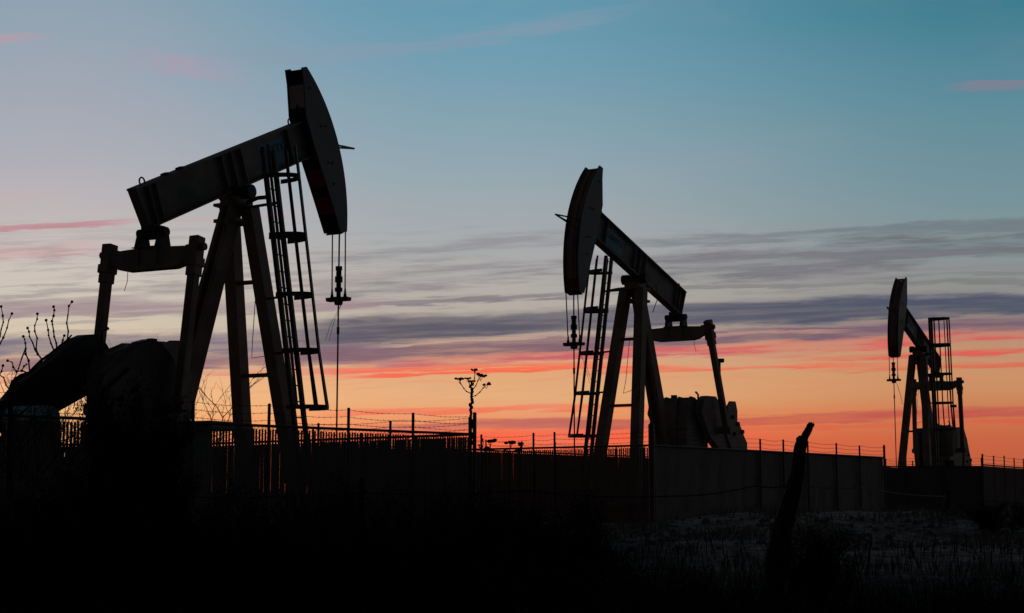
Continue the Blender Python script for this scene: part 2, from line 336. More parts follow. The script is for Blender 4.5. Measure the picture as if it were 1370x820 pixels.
# ------------------------------------------------------------------ pumpjack
RH, T1, T2, WH = 3.568, .556, -.496, .218
BACK = [(2.85, 1.90), (2.80, 1.60), (2.60, .95), (2.67, .10), (2.80, -.82), (2.90, -1.64)]
def back_s(n):
    for (s0, n0), (s1, n1) in zip(BACK, BACK[1:]):
        if n0 >= n >= n1: return s0 + (s1 - s0) * (n0 - n) / (n0 - n1)
    return BACK[0][0] if n > BACK[0][1] else BACK[-1][0]
def pumpjack(loc, yaw, b, Hs, label, near, side, crank_near, crank_far, pins, ladder, strut, drop=1.6, xr=None, shaded_cranks=False):
    """near = sign of local y that faces the camera; side = sign of local y the ladder stands on"""
    root = empty('pumpjack', loc, yaw); tag(root, label, 'pumpjack', 'pumpjacks on the oil field')
    BX = Matrix.Translation((0, 0, Hs)) @ Matrix.Rotation(-b, 4, 'Y')
    def bp(s, n, y=0): return BX @ Vector((s, y, n))
    # --- walking beam: I section
    m = MB(); n0, n1 = .07, .847; w = .115
    m.box((-2.92, -w, n1 - .035), (2.74, w, n1)).box((-2.78, -w, n0), (2.68, w, n0 + .035))
    m.prism([(-2.90, n1 - .035), (-2.80, n0 + .035), (2.66, n0 + .035), (2.60, n1 - .035)], -.02, .02)
    m.prism([(-2.915, n1 - .035), (-2.89, n1 - .035), (-2.78, n0 + .035), (-2.805, n0 + .035)], -w + .01, w - .01)
    for s in (-2.56, -2.36, -.32, 0, .32, 2.0):
        m.box((s - .012, -w + .012, n0 + .035), (s + .012, w - .012, n1 - .035))
    beam = m.build('walking_beam', M['paint'], root, BX)
    for s in (-2.6, 2.30):                                       # lifting eyes
        e = MB(); e.tube([(s + .07 * math.cos(a), 0, n1 + .05 + .07 * math.sin(a)) for a in [R(-40 + 26 * i) for i in range(11)]], .016, 6)
        e.build('lifting_eye', M['paint_dark'], beam, BX)
    for s in (-1.95, -1.5):
        e = MB(); e.box((s - .06, -.05, n1), (s + .06, .05, n1 + .04)); e.build('bolt_plate', M['paint_dark'], beam, BX)
    # maker's panel on both webs
    for sy in (-1, 1):
        p = MB(); p.box((.95, sy * .023 - .003, .22), (1.88, sy * .023 + .003, .70)); lp = p.build('name_panel', M['label'], beam, BX)
        mw = BX @ Matrix.Translation((1.415, sy * .0275, .50)) @ (Matrix.Rotation(math.pi / 2, 4, 'X') if sy < 0 else Matrix.Rotation(math.pi, 4, 'Z') @ Matrix.Rotation(math.pi / 2, 4, 'X'))
        text_mesh('lettering', 'LIBERTY', .235, M['letter'], lp, mw).parent = beam
    # --- horsehead
    arc = [(RH * math.cos(T1 + (T2 - T1) * i / 24), RH * math.sin(T1 + (T2 - T1) * i / 24)) for i in range(25)]
    m = MB(); th = .03
    for sy in (-1, 1):
        m.cur = 0; y0, y1 = sorted((sy * WH, sy * (WH - th)))
        m.prism(arc + BACK[::-1], y0, y1)
    head = m.build('horsehead', M['plate'], root, BX, .006)
    wi = WH - th
    # back web with painted stripes; a hole near the top
    stripes = [(1.86, 1.80, 'k'), (1.80, 1.68, 'h'), (1.68, 1.56, 'k'), (1.56, 1.10, 'w'), (1.10, .10, 'k'), (.10, -.22, 'k'), (-.22, -.62, 'r'), (-.62, -.84, 'k'), (-.84, -1.22, 'r'), (-1.22, -1.60, 'k')]
    m = MB()
    for a, c_, kk in stripes:
        m.cur = {'h': 0, 'k': 0, 'w': 1, 'r': 2}[kk]
        s0, s1 = back_s(a) + .035, back_s(c_) + .035
        segs = [(-wi, wi)] if kk != 'h' else [(-wi, -.06), (.06, wi)]
        for ya, yb in segs: m.prism([(s0, a), (s0 + .02, a), (s1 + .02, c_), (s1, c_)], ya, yb)
    m.build('striped_back_plate', [M['black'], M['white'], M['red']], head, BX)
    # front track, set back between the plates
    m = MB(); m.cur = 0
    def trk(r0, r1, ya, yb, ta=T1 - .055, tb=T2):
        N = 20
        for i in range(N):
            a0 = ta + (tb - ta) * i / N; a1 = ta + (tb - ta) * (i + 1) / N
            m.cur = 1 if a1 < -.43 else 0
            m.prism([(r0 * math.cos(a0), r0 * math.sin(a0)), (r1 * math.cos(a0), r1 * math.sin(a0)), (r1 * math.cos(a1), r1 * math.sin(a1)), (r0 * math.cos(a1), r0 * math.sin(a1))], ya, yb)
    trk(RH - .07, RH - .05, -wi, wi, T1 - .062, T2); trk(RH - .07, RH - .05, -wi, -.06, T1 - .028, T1 - .062); trk(RH - .07, RH - .05, .06, wi, T1 - .028, T1 - .062); trk(RH - .07, RH - .05, -wi, wi, T1 - .012, T1 - .028); trk(RH - .05, RH - .02, -.035, .035); trk(RH - .05, RH - .02, -wi, -wi + .05); trk(RH - .05, RH - .02, wi - .05, wi)
    m.build('front_track', [M['track'], M['red']], head, BX)
    m = MB()
    m.prism([(2.93, -1.66), (RH * math.cos(T2) - .03, -1.66), (RH * math.cos(T2) - .03, -1.69), (2.93, -1.69)], -wi, wi)
    m.build('end_plate', M['paint_dark'], head, BX)
    for (s, n) in ((2.95, 1.45), (3.05, .62), (3.22, .58), (3.02, -.15), (3.17, -.2), (3.04, -.62)):
        m = MB(); m.tube([(s, near * (WH - .004), n), (s, near * (WH + .018), n)], .024, 8); m.build('bolt', M['black'], head, BX)
    m = MB(); ap = (4.47, 0, -.17); m.tube([(3.56, WH - .02, .10), ap, (3.55, -WH + .02, .10)], .02, 6); m.tube([(4.45, 0, -.17), (3.55, near * (WH - .02), .10 - strut)], .018, 6)
    m.build('wireline_guard', M['paint_dark'], head, BX)
    m = MB()                                                        # bracket joining head and beam
    m.prism([(2.35, .87), (2.70, 1.18), (2.70, .87)], -.02, .02); m.tube([(2.62, -.16, 1.02), (2.62, .16, 1.02)], .06, 10); m.box((2.62, -wi, .0), (2.70, wi, .95))
    m.build('head_hinge', M['paint_dark'], head, BX)
    # --- samson post
    post = MB(); post.box((-.34, -.30, Hs - .30), (.32, .30, Hs - .24)); post.box((-.26, -.2, Hs - .24), (.26, .2, Hs - .10))
    post.box((-.36, -.27, Hs - .62), (.22, .27, Hs - .55))
    sp_ = post.build('samson_post', M['leg'], root, None, .008)
    FX, FY, RX = 1.451, .643, -2.342
    for sy in (-1, 1):
        m = MB(); m.bar((.11, sy * .235, Hs - .3), (FX, sy * FY, .05), .30, .25, (0, 1, 0)); m.box((FX - .25, sy * FY - .2, 0), (FX + .25, sy * FY + .2, .06))
        m.build('leg', M['leg'], sp_, None, .012)
    m = MB()
    for sy in (-1, 1): m.bar((-.14, sy * .09, Hs - .3), (RX, sy * .17, .05), .34, .09, (0, 1, 0))
    m.bar((-.14, 0, Hs - .3), (RX, 0, .05), .06, .2, (0, 1, 0)); m.box((RX - .3, -.35, 0), (RX + .3, .35, .06))
    m.build('leg', M['leg'], sp_, None, .01)
    for z in (3.02, 4.80):
        tt = (Hs - .3 - z) / (Hs - .35); y = .235 + (FY - .235) * tt; x = .11 + (FX - .11) * tt
        m = MB(); m.bar((x, -y + .1, z), (x, y - .1, z), .075, .075, (0, 0, 1)); m.build('cross_brace', M['leg'], sp_)
    m = MB(); m.tube([(0, -.33, Hs), (0, .33, Hs)], .105, 16); m.tube([(0, -.37, Hs), (0, -.2, Hs)], .135, 16); m.tube([(0, .2, Hs), (0, .37, Hs)], .135, 16)
    m.prism([(-.22, -.10), (.22, -.10), (.12, .0), (-.12, .0)], -.19, .19); m.v = [(x, y, z if z > 2 else z + Hs) for x, y, z in m.v]
    m.box((-.3, -.16, Hs + .05), (.3, .16, Hs + .075))
    m.build('saddle_bearing', M['paint_dark'], sp_, None, 0)
    # --- equalizer and tail bearing
    LE, WE = 2.645, .97
    ex, ez = -LE * math.cos(b), Hs - LE * math.sin(b) - .372
    m = MB(); dz = [(-WE, .02), (-.35, .05), (.35, .05), (WE, .02), (WE, -.14), (.84, -.22), (.68, -.31), (.52, -.345), (-.52, -.345), (-.68, -.31), (-.84, -.22), (-WE, -.14)]
    pr = MB(); i0 = 0
    n_ = len(dz); m.v = [(ex - .11, y, ez + z) for y, z in dz] + [(ex + .11, y, ez + z) for y, z in dz]
    m.face(tuple(range(n_))); m.face(tuple(range(n_, 2 * n_))[::-1])
    for i in range(n_): j = (i + 1) % n_; m.face((i, n_ + i, n_ + j, j))
    m.box((ex - .17, -.34, ez + .052), (ex + .17, .34, ez + .07))
    for y in (-.2, .22): m.box((ex - .14, y - .015, ez - .25), (ex + .14, y + .015, ez + .06))
    eq = m.build('equalizer', M['paint'], root, None, .01)
    m = MB()
    for y in (-.23, .23): m.prism([(ex - .17, ez + .06), (ex + .17, ez + .06), (ex + .08, ez + .38), (ex - .08, ez + .38)], y - .05, y + .05)
    m.tube([(ex, -.32, ez + .33), (ex, .32, ez + .33)], .085, 14); m.tube([(ex, -.17, ez + .33), (ex, .17, ez + .33)], .125, 16)
    tb = bp(-LE, .07); m.box((ex - .16, -.14, ez + .34), (ex + .18, .14, tb.z + .03))
    m.build('tail_bearing', M['paint_dark'], eq)
    m = MB(); m.tube([(ex, .55, ez - .33), (ex + .02, .57, ez - .5), (ex - .02, .6, ez - .68)], .006, 5); m.build('hanging_wire', M['rope'], eq)
    # --- pitman arms
    for sy in (-1, 1):
        px_, pz_ = pins[0] if sy == near else pins[1]
        top = Vector((ex, sy * (WE + .02), ez + .09)); bot = Vector((px_, sy * (WE + .06), pz_)); dr = (bot - top).normalized()
        m = MB(); m.bar(top + dr * .45, bot, .165, .16, (0, 1, 0)); m.bar(top - dr * .10, top + dr * .62, .215, .20, (0, 1, 0)); m.bar(top + dr * .28, top + dr * .44, .27, .24, (0, 1, 0))
        m.bar(top - dr * .09, top - dr * .0, .10, .12, (0, 1, 0))
        m.tube([(ex, sy * (WE - .2), ez), (ex, sy * (WE + .21), ez)], .07, 12)
        m.tube([bot + Vector((0, -sy * .25, 0)), bot + Vector((0, sy * .13, 0))], .10, 14)
        m.build('pitman_arm', M['leg'], root, None, .012)
    # --- cranks with their counterweights, gear reducer, base
    for sy in (-1, 1):
        poly, wts = crank_near if sy == near else crank_far
        ya, yb = sorted((sy * .62, sy * .84)); m = MB(); m.prism(poly, ya, yb)
        cr_ = m.build('crank', M['paint'] if not shaded_cranks else M['paint_dark'], root, None, .015)  # shade on crank and counterweight put into their colour with the dark paint
        ya, yb = sorted((sy * .845, sy * .90)); m = MB(); m.prism(wts, ya, yb); m.build('counterweight', M['paint'] if not shaded_cranks else M['paint_dark'], cr_, None, .015)
        cx_ = sum(p_[0] for p_ in wts) / len(wts); cz_ = sum(p_[1] for p_ in wts) / len(wts)
        for kx, kz in ((-.42, -.12), (-.1, .1), (.25, .28), (.15, -.2)):
            bm_ = MB(); bm_.tube([(cx_ + kx, sy * .895, cz_ + kz), (cx_ + kx, sy * .95, cz_ + kz)], .06, 8); bm_.build('weight_bolt', M['paint_dark'], cr_)
    m = MB(); gp = [(-3.3, 1.9), (-3.32, 2.85), (-3.12, 3.12), (-2.5, 3.36), (-2.25, 3.38), (-2.08, 3.22), (-1.98, 2.8), (-1.98, 1.9)]
    m.prism(gp, -.56, .56); 
    m.box((-3.45, -.6, 2.50), (-1.92, .6, 2.58))
    for y_ in (-.54, -.2, .2, .54): m.prism([(-3.34, 2.0), (-3.36, 2.87), (-3.14, 3.15), (-2.51, 3.39), (-2.24, 3.41), (-2.05, 3.24), (-1.94, 2.82), (-1.94, 2.0)], y_ - .03, y_ + .03)
    gb = m.build('gear_reducer', M['paint'], root, None, .02)
    m = MB()
    m.box((-2.42, -.07, 3.36), (-2.28, .07, 3.46)); m.build('inspection_cover', M['paint_dark'], gb, None, .01)
    m = MB(); m.tube([(-3.3, .3, 3.1), (-3.3, .3, 3.52), (-3.15, .3, 3.58)], .03, 8); m.build('breather_pipe', M['paint_dark'], gb)
    m = MB(); m.tube([(-2.7, -.63, 2.95), (-2.7, .63, 2.95)], .16, 14); m.build('crankshaft', M['paint_dark'], gb)
    m = MB(); m.prism([(-3.7, .45), (-3.4, 1.9), (-1.95, 1.9), (-1.75, .45)], -.58, .58); ped = m.build('pedestal', M['paint_dark'], root, None, .02)
    m = MB()
    for sy in (-1, 1): m.box((-6.2, sy * .75 - .12, .06), (1.9, sy * .75 + .12, .45))
    for x in (-6.0, -4.6, -1.2, .4, 1.6): m.box((x - .1, -.63, .08), (x + .1, .63, .42))
    m.build('base_skid', M['paint_dark'], root, None, .01)
    m = MB(); m.box((-6.4, -1.1, -.35), (2.1, 1.1, .06)); m.build('concrete_pad', M['concrete'], root)
    m = MB(); m.box((-1.72, near * .2 - .3, .45), (-1.2, near * .2 + .3, 1.85)); m.box((-1.75, near * .45 - .42, 1.85), (-1.05, near * .45 + .40, 2.02)); m.build('brake_housing', M['paint'], root, None, .02)
    m = MB(); m.box((-5.6, -.45, .45), (-4.5, .45, 1.15)); m.build('motor_mount', M['paint_dark'], root, None, .02)
    m = MB(); m.tube([(-5.35, -.42, 1.42), (-5.35, .35, 1.42)], .27, 20)
    for i in range(12):
        a = 2 * math.pi * i / 12; m.bar((-5.35 + .27 * math.cos(a), -.35, 1.42 + .27 * math.sin(a)), (-5.35 + .27 * math.cos(a), .3, 1.42 + .27 * math.sin(a)), .03, .02, (math.cos(a), 0, math.sin(a)))
    m.tube([(-5.35, .35, 1.42), (-5.35, .5, 1.42)], .1, 12); m.build('electric_motor', M['paint_dark'], root)
    # --- bridle, carrier bar, polished rod
    hz = Hs - drop; xr = xr or RH + .02
    for sy in (-1, 1):
        pts = [(RH * math.cos(a) + .0, 0, Hs + RH * math.sin(a)) for a in [R(18 - 3 * i) for i in range(7)]]
        m = MB(); m.tube([(x - (.0 if i else 0), sy * .165, z) for i, (x, y, z) in enumerate(pts)] + [(xr, sy * .165, hz + .02)], .014, 6)
        m.tube([(xr, sy * .165, hz + .22), (xr, sy * .165, hz + .02)], [.018, .032], 8); m.tube([(xr, sy * .165, hz + .10), (xr, sy * .165, hz - .02)], [.03, .05], 8)
        m.build('bridle_cable', M['rope'], root)
    m = MB(); m.prism([(xr - .10, hz + .03), (xr + .10, hz + .03), (xr + .08, hz - .05), (xr - .08, hz - .05)], -.27, .27); m.tube([(xr, 0, hz - .13), (xr, 0, hz + .04)], [.08, .12], 12)
    cb = m.build('carrier_bar', M['paint_dark'], root, None, .01)
    m = MB(); m.tube([(xr, 0, .25), (xr, 0, hz + 1.5)], .018, 8); m.tube([(xr, 0, hz - .75), (xr, 0, hz - .6)], .03, 8)
    rod = m.build('polished_rod', M['rope'], root)
    m = MB()
    for z0_, z1_, r_ in ((.04, .16, .05), (.16, .24, .085), (.24, .36, .055), (.36, .48, .085), (.48, .62, .06), (.62, .70, .075)): m.tube([(xr, 0, hz + z0_), (xr, 0, hz + z1_)], r_, 10)
    m.build('rod_clamp', M['paint_dark'], rod)
    for o_ in (.0, .09):
        m = MB(); m.tube([(xr - .02, near * .1, hz - .1), (xr - .35 - o_, near * .12, hz - .55), (xr - .55 - 1.5 * o_, near * .14, hz - .95)], .005, 4); m.build('signal_wire', M['rope'], cb)
    # --- ladder with safety cage
    (xt, zt), (xb, zb), vy, hoops, dep, zlow = ladder
    def lx(z): return xt + (xb - xt) * (zt - z) / (zt - zb)
    lad = MB(); hw = .165
    for sx in (-1, 1): lad.bar((lx(zt) + sx * hw, side * vy, zt), (lx(zlow) + sx * hw, side * vy, zlow), .075, .08, (0, 1, 0))
    ladder_o = lad.build('ladder', M['steel'], root)
    z = zlow + .3
    while z < zt - .1:
        rg = MB(); rg.tube([(lx(z) - hw, side * vy, z), (lx(z) + hw, side * vy, z)], .013, 6); rg.build('rung', M['steel'], ladder_o); z += .305
    cage = MB()
    def hoop(z, wd=.33, dp=dep, h=.075):
        pts = [(lx(z) - wd * math.cos(math.pi * i / 14), side * (vy + dp * math.sin(math.pi * i / 14)), z) for i in range(15)]
        for p0, p1 in zip(pts, pts[1:]): cage.bar(p0, p1, .012, h, (0, 0, 1))
    for i, z in enumerate(hoops): hoop(z, .38 if i == 0 else .30, dep + (.04 if i == 0 else 0), .13 if i == 3 else .085)
    for a in (20, 55, 90, 127, 162):
        ca, sa = math.cos(R(a)), math.sin(R(a))
        pts = [(lx(z) - (.38 if i == 0 else .33) * ca, side * (vy + (dep + (.04 if i == 0 else 0)) * sa), z) for i, z in enumerate(hoops)]
        ztop = zt; pts.append((lx(ztop) - .33 * ca, side * (vy + dep * sa), ztop))
        for p0, p1 in zip(pts, pts[1:]): cage.bar(p0, p1, .05, .035, (ca + .3, side * sa, 0))
    cage.build('safety_cage', M['steel'], ladder_o)
    def bracket(pts, r_): br = MB(); br.tube(pts, r_, 8); br.build('ladder_bracket', M['steel'], ladder_o)
    z = Hs - .22; bracket([(-.05, side * .3, z), (lx(z) - .1, side * (vy - .3), z + .02), (lx(z) - hw, side * vy, z)], .04); bracket([(.1, side * .3, z - .06), (lx(z) + hw, side * vy, z - .05)], .03)
    for z in hoops[1:3]:
        tt = (Hs - .3 - z) / (Hs - .35); bracket([(.11 + (FX - .11) * tt, side * (.235 + (FY - .235) * tt), z), (lx(z), side * vy, z)], .025)
    # grease line looping under the beam and a hanging cable between the legs
    m = MB(); m.tube([(-.35, near * .25, Hs - .28), (-.75, near * .25, Hs - .1), (-.85, near * .25, Hs - .45), (-.6, near * .22, Hs - .85)], .012, 5); m.build('grease_line', M['rope'], root)
    m = MB(); m.tube([(.55, near * .1, 4.8), (.6, near * .0, 3.7), (.65, -near * .05, 3.35), (.8, near * .25, 3.4), (.9, near * .45, 3.55)], .008, 5); m.build('control_cable', M['rope'], root)
    return root

slab1 = [(-5.5, 1.7), (-5.48, 2.05), (-5.3, 2.2), (-5.06, 2.27), (-4.78, 2.55), (-4.11, 2.97), (-3.51, 3.4), (-3.33, 3.47), (-3.09, 3.5), (-2.9, 3.45), (-2.75, 3.3), (-2.62, 3.0), (-2.7, 2.66), (-3.13, 2.47), (-3.86, 2.14), (-4.6, 1.75)]
slab1n = [(-4.6, 1.45), (-4.62, 2.4), (-4.45, 2.68), (-4.11, 2.9), (-3.6, 3.26), (-3.34, 3.33), (-3.1, 3.3), (-2.92, 3.18), (-2.72, 3.02), (-2.55, 2.7), (-2.6, 2.3), (-3.0, 1.9), (-3.86, 1.6)]
w1 = [(-5.3, 1.75), (-5.2, 2.1), (-3.9, 2.95), (-3.6, 2.75), (-3.75, 2.35), (-4.6, 1.9)]
w1n = [(-4.55, 1.5), (-4.53, 2.35), (-3.9, 2.8), (-3.5, 2.7), (-3.4, 2.1), (-3.9, 1.6)]
slab2 = [(-2.33, 2.95), (-2.5, 3.33), (-2.75, 3.44), (-3.35, 3.45), (-3.55, 3.3), (-4.05, 3.0), (-5.0, 2.75), (-5.46, 2.25), (-5.5, 1.5), (-4.4, 1.5), (-2.9, 2.3)]
w2 = [(-4.0, 3.2), (-4.2, 3.36), (-4.6, 3.37), (-4.72, 3.1), (-4.7, 2.8), (-5.4, 2.2), (-5.4, 1.6), (-4.5, 1.6), (-3.9, 2.4)]
slab3 = [(-4.7, 1.2), (-4.62, 1.9), (-3.85, 3.0), (-3.6, 3.25), (-3.2, 3.32), (-1.9, 3.25), (-1.6, 2.6), (-1.9, 1.2)]
w3 = [(-4.5, 1.3), (-4.4, 1.8), (-3.75, 2.9), (-3.3, 2.9), (-3.2, 1.3)]
j1 = pumpjack((-5.317, 29.128, 0), 1.1, .431, 6.497, 'nearest and largest pumpjack, at left, striped head tilted up to the right', -1, -1,
              (slab1n, w1n), (slab1, w1), [(-2.82, 2.2), (-2.68, 2.2)], ((-.36, 7.2), (.75, 2.4), .98, [2.36, 3.42, 4.46, 5.54, 6.64], .62, .35), .05, 1.66, shaded_cranks=True)
j2 = pumpjack((3.317, 40.897, 0), 4.165, .286, 6.458, 'middle-sized pumpjack in the centre, head facing left, behind the brown slat fence', 1, -1,
              (slab2, w2), (slab2, w2), [(-3.62, 2.5), (-3.62, 2.5)], ((-.36, 7.2), (.75, 2.4), .98, [2.25, 3.4, 4.5, 5.7, 6.78], .60, .35), .3, 2.03, 3.41)
j3 = pumpjack((17.12, 64.256, .25), 4.17, .343, 6.495, 'farthest and smallest pumpjack, at right, with caged ladder rising behind its beam', 1, 1,
              (slab3, w3), (slab3, w3), [(-2.55, 2.3), (-2.55, 2.3)], ((.25, 7.75), (.0, 3.0), .6, [3.1, 4.2, 5.4, 6.6, 7.7], .78, .35), .2, 1.52)
# the left machine carries a teal motor cover at its tail
m = MB(); m.box((-5.48, -.34, 1.15), (-4.92, .34, 1.86)); m.build('cover_stand', M['paint_dark'], j1, None, .01)
cover = MB(); N = 9
for i in range(N + 1):
    a = math.pi * i / N; cover.v += [(-5.2 - .30 * math.cos(a), -.36, 1.86 + .27 * math.sin(a) ** .6), (-5.2 - .30 * math.cos(a), .36, 1.86 + .27 * math.sin(a) ** .6)]
for i in range(N): cover.face((2 * i, 2 * i + 1, 2 * i + 3, 2 * i + 2))
cover.face(tuple(range(0, 2 * N + 2, 2))); cover.face(tuple(range(1, 2 * N + 2, 2))[::-1]); cover.face((0, 2 * N, 2 * N + 1, 1))
o = cover.build('motor_cover', M['teal'], j1, None, .03); o['label'] = 'rounded teal cover'

# ------------------------------------------------------------------ flood lights on thin masts
def mast(loc, h, label):
    r = empty('floodlight_mast', loc); tag(r, label, 'floodlight', 'thin floodlight masts')
    m = MB(); m.tube([(0, 0, 0), (0, 0, h)], [.045, .025], 8); m.build('mast', M['steel'], r)
    m = MB(); m.box((-.13, -.09, h), (.13, .09, h + .12)); m.box((-.03, -.03, h - .08), (.03, .03, h)); m.build('lamp_head', M['paint_dark'], r, None, .02)
p = at(963, 485, 47); mast((p.x, 47, 0), p.z, 'thin floodlight mast beside the pitman arm of the middle pumpjack')
p = at(1275.5, 545, 68); mast((p.x, 68, 0), p.z, 'thin floodlight mast behind the farthest pumpjack')

# ------------------------------------------------------------------ fences
def fence(label, A, B, zt, style, bay=2.1, wires=3, extra=.34, z0=0.0, group='fence runs round the well pads', seed=1, thick_ends=(0, 0), posts=None, solid_bays=(), gaps=(.017, .022), weave=True):
    rr = random.Random(seed); A = Vector((A[0], A[1], 0)); B = Vector((B[0], B[1], 0)); L = (B - A).length; yaw = math.atan2(B.y - A.y, B.x - A.x)
    root = empty('chain_link_fence', (A.x, A.y, z0), yaw); tag(root, label, 'fence', group)
    H = zt - z0; n = max(1, round(L / bay)); xp = list(posts) + [L] if posts else [L * i / n for i in range(n + 1)]; n = len(xp) - 1
    for i in range(n + 1):
        m = MB(); end = i in (0, n); th_ = thick_ends[0] if i == 0 else thick_ends[1] if i == n else 0
        r = .026 if not end else .036; lean = rr.uniform(-.015, .015)
        hgt = H + (extra * rr.uniform(.85, 1.08)) + (th_ if end else 0)
        if th_: r = .07
        m.tube([(xp[i], 0, -.3), (xp[i] + lean, 0, hgt)], r, 10); m.ball((xp[i] + lean, 0, hgt), r * 1.1, 8)
        m.build('post', M['steel'], root)
    m = MB(); m.tube([(0, 0, H), (L, 0, H)], .024, 8); m.build('top_rail', M['steel'], root)
    for i in range(n):
        m = MB(); sol = style == 'solid' or i in solid_bays; e_ = .0 if sol else .02; x0, x1 = xp[i] + e_, xp[i + 1] - e_; w = xp[i + 1] - xp[i]
        if style == 'solid' or i in solid_bays:
            k_ = max(4, int(w / .25)); wob = [rr.uniform(-.012, .012) for _ in range(k_ + 1)]; zs_ = (.02, H * .35, H * .7, H - .012)
            for sg in (.045, .054):                              # sheeting tied to the mesh, slightly buckled
                b_ = len(m.v)
                for zi, z in enumerate(zs_):
                    for q_ in range(k_ + 1): m.v.append((x0 + (x1 - x0) * q_ / k_, sg + wob[(q_ * (zi + 2)) % (k_ + 1)] * (1 if 0 < zi < 3 else .3), z))
                for zi in range(3):
                    for q_ in range(k_): a_ = b_ + zi * (k_ + 1) + q_; m.face((a_, a_ + 1, a_ + k_ + 2, a_ + k_ + 1))
            m.build('sheet_panel', M['panel'], root)
        else:
            x = x0; pitch = .06; gap = rr.uniform(*gaps)
            sag = rr.uniform(-.02, .02)
            while x < x1 - pitch:
                tl = rr.uniform(-.006, .006) + sag * .2; top = H - .05 - rr.uniform(0, .010); g_ = gap * rr.uniform(.8, 1.2)
                if rr.random() < .002: x += pitch; continue
                b_ = len(m.v); wv = pitch - g_
                m.v += [(x, -.0015, .04), (x + wv, -.0015, .04), (x + wv + tl, -.0015, top), (x + tl, -.0015, top), (x, .0015, .04), (x + wv, .0015, .04), (x + wv + tl, .0015, top), (x + tl, .0015, top)]
                for q_ in ((0, 1, 2, 3), (7, 6, 5, 4), (0, 4, 5, 1), (1, 5, 6, 2), (2, 6, 7, 3), (3, 7, 4, 0)): m.face(tuple(b_ + e_ for e_ in q_))
                x += pitch
            if weave:                                              # woven link wire holding the slats
                mw = MB(); zt_ = H - .02; c_ = x0 - zt_
                while c_ < x1:
                    for sg in (1, -1):
                        za, zb = 0.03, zt_; xa, xb = (c_, c_ + zt_) if sg > 0 else (c_ + zt_, c_)
                        A_, B_ = Vector((xa, .006 * sg, za)), Vector((xb, .006 * sg, zb)); D_ = B_ - A_
                        t0, t1 = sorted(((x0 - xa) / D_.x, (x1 - xa) / D_.x)); t0, t1 = max(0, t0), min(1, t1)
                        if t1 - t0 > .02: mw.tube([A_ + D_ * t0, A_ + D_ * t1], .0032, 3, False)
                    c_ += .085
                mw.build('woven_wire', M['steel'], root, fixn=False)
            m.build('slat_panel', [M['slat_red'] if style == 'red' else M['slat'], M['steel']], root, fixn=False)
    for k_ in range(wires):
        m = MB(); z = H + .09 + k_ * (extra - .12) / max(1, wires - 1) if wires > 1 else H + .2
        for i in range(n):
            w = xp[i + 1] - xp[i]; pts = [(xp[i] + w * j / 6, rr.uniform(-.01, .01), z - .03 * math.sin(math.pi * j / 6) + rr.uniform(-.006, .006)) for j in range(7)]
            m.tube(pts, .0034, 4, False)
            for j in range(int(w / .13)):
                xx = xp[i] + .13 * j + rr.uniform(0, .05); zz = z - .03 * math.sin(math.pi * (xx - xp[i]) / w)
                m.bar((xx, -.012, zz - .018), (xx + .012, .012, zz + .018), .004, .004, (0, 1, 0))
        m.build('barbed_wire', M['rope'], root, fixn=False)
    return root
A1, B1 = Vector((-9.6, 18.93)), Vector((-.7, 28.67)); d1 = (B1 - A1).normalized(); pr1 = Vector((-d1.y, d1.x))
fence('long grey slat fence with barbed wire in front of the nearest pumpjack', A1, B1, 1.83, 'slat', 1.72, seed=3, extra=.36, posts=[0, 1.9, 3.7, 5.3, 6.85, 8.33, 10.06, 11.6])
fence('grey slat fence running back behind the nearest pumpjack from the weed stalk corner', B1 + pr1 * .12, B1 + pr1 * 11, 1.83, 'slat', 2.1, seed=4, gaps=(.004, .008))
fence('rear slat fence behind the tail of the nearest pumpjack', B1 + pr1 * 11.1, A1 + pr1 * 11.1, 1.83, 'slat', 2.1, seed=5, gaps=(.003, .006))
P2, Q2, S2 = Vector((-5.6, 42.5)), Vector((3.20, 35.36)), Vector((11.53, 47.67))
dq = (S2 - Q2).normalized(); dp = (P2 - Q2).normalized()
fence('brown slat fence in front of the head end of the middle pumpjack', P2, Q2, 1.83, 'red', 1.9, seed=6, thick_ends=(0, .12), posts=[0, 2, 4, 6.22, 7.89, 8.54])
fence('solid grey sheet fence below the counterweights of the middle pumpjack', Q2 + dq * .14, S2, 1.83, 'slat', 2.45, seed=7, posts=[0, 5.73, 7.19, 8.84, 10.9, 12.69], solid_bays=(0, 1, 2, 3, 4, 5), gaps=(.001, .002))
fence('brown slat fence standing behind the legs of the middle pumpjack', P2 + dq * .15, P2 + dq * 21, 2.1, 'red', 2.1, seed=8, gaps=(.0, .0015))
P4, Q4, S4 = Vector((13.6, 58.73)), Vector((17.9, 58.73)), Vector((25.5, 73.2))
fence('short grey fence in front of the farthest pumpjack', P4, Q4, 1.74, 'slat', 1.5, seed=9, solid_bays=(1, 2), gaps=(.002, .005))
fence('far grey slat fence running off the right edge of the photo', Q4 + Vector((.35, 1.0)), S4, 1.83, 'slat', 2.1, seed=10, extra=.4, gaps=(.002, .005))
fence('low slat fence at the back of the farthest pumpjack', P4 + Vector((.2, .5)), P4 + Vector((7.6, 14.5)), 1.74, 'slat', 2.3, seed=11, gaps=(.002, .005))

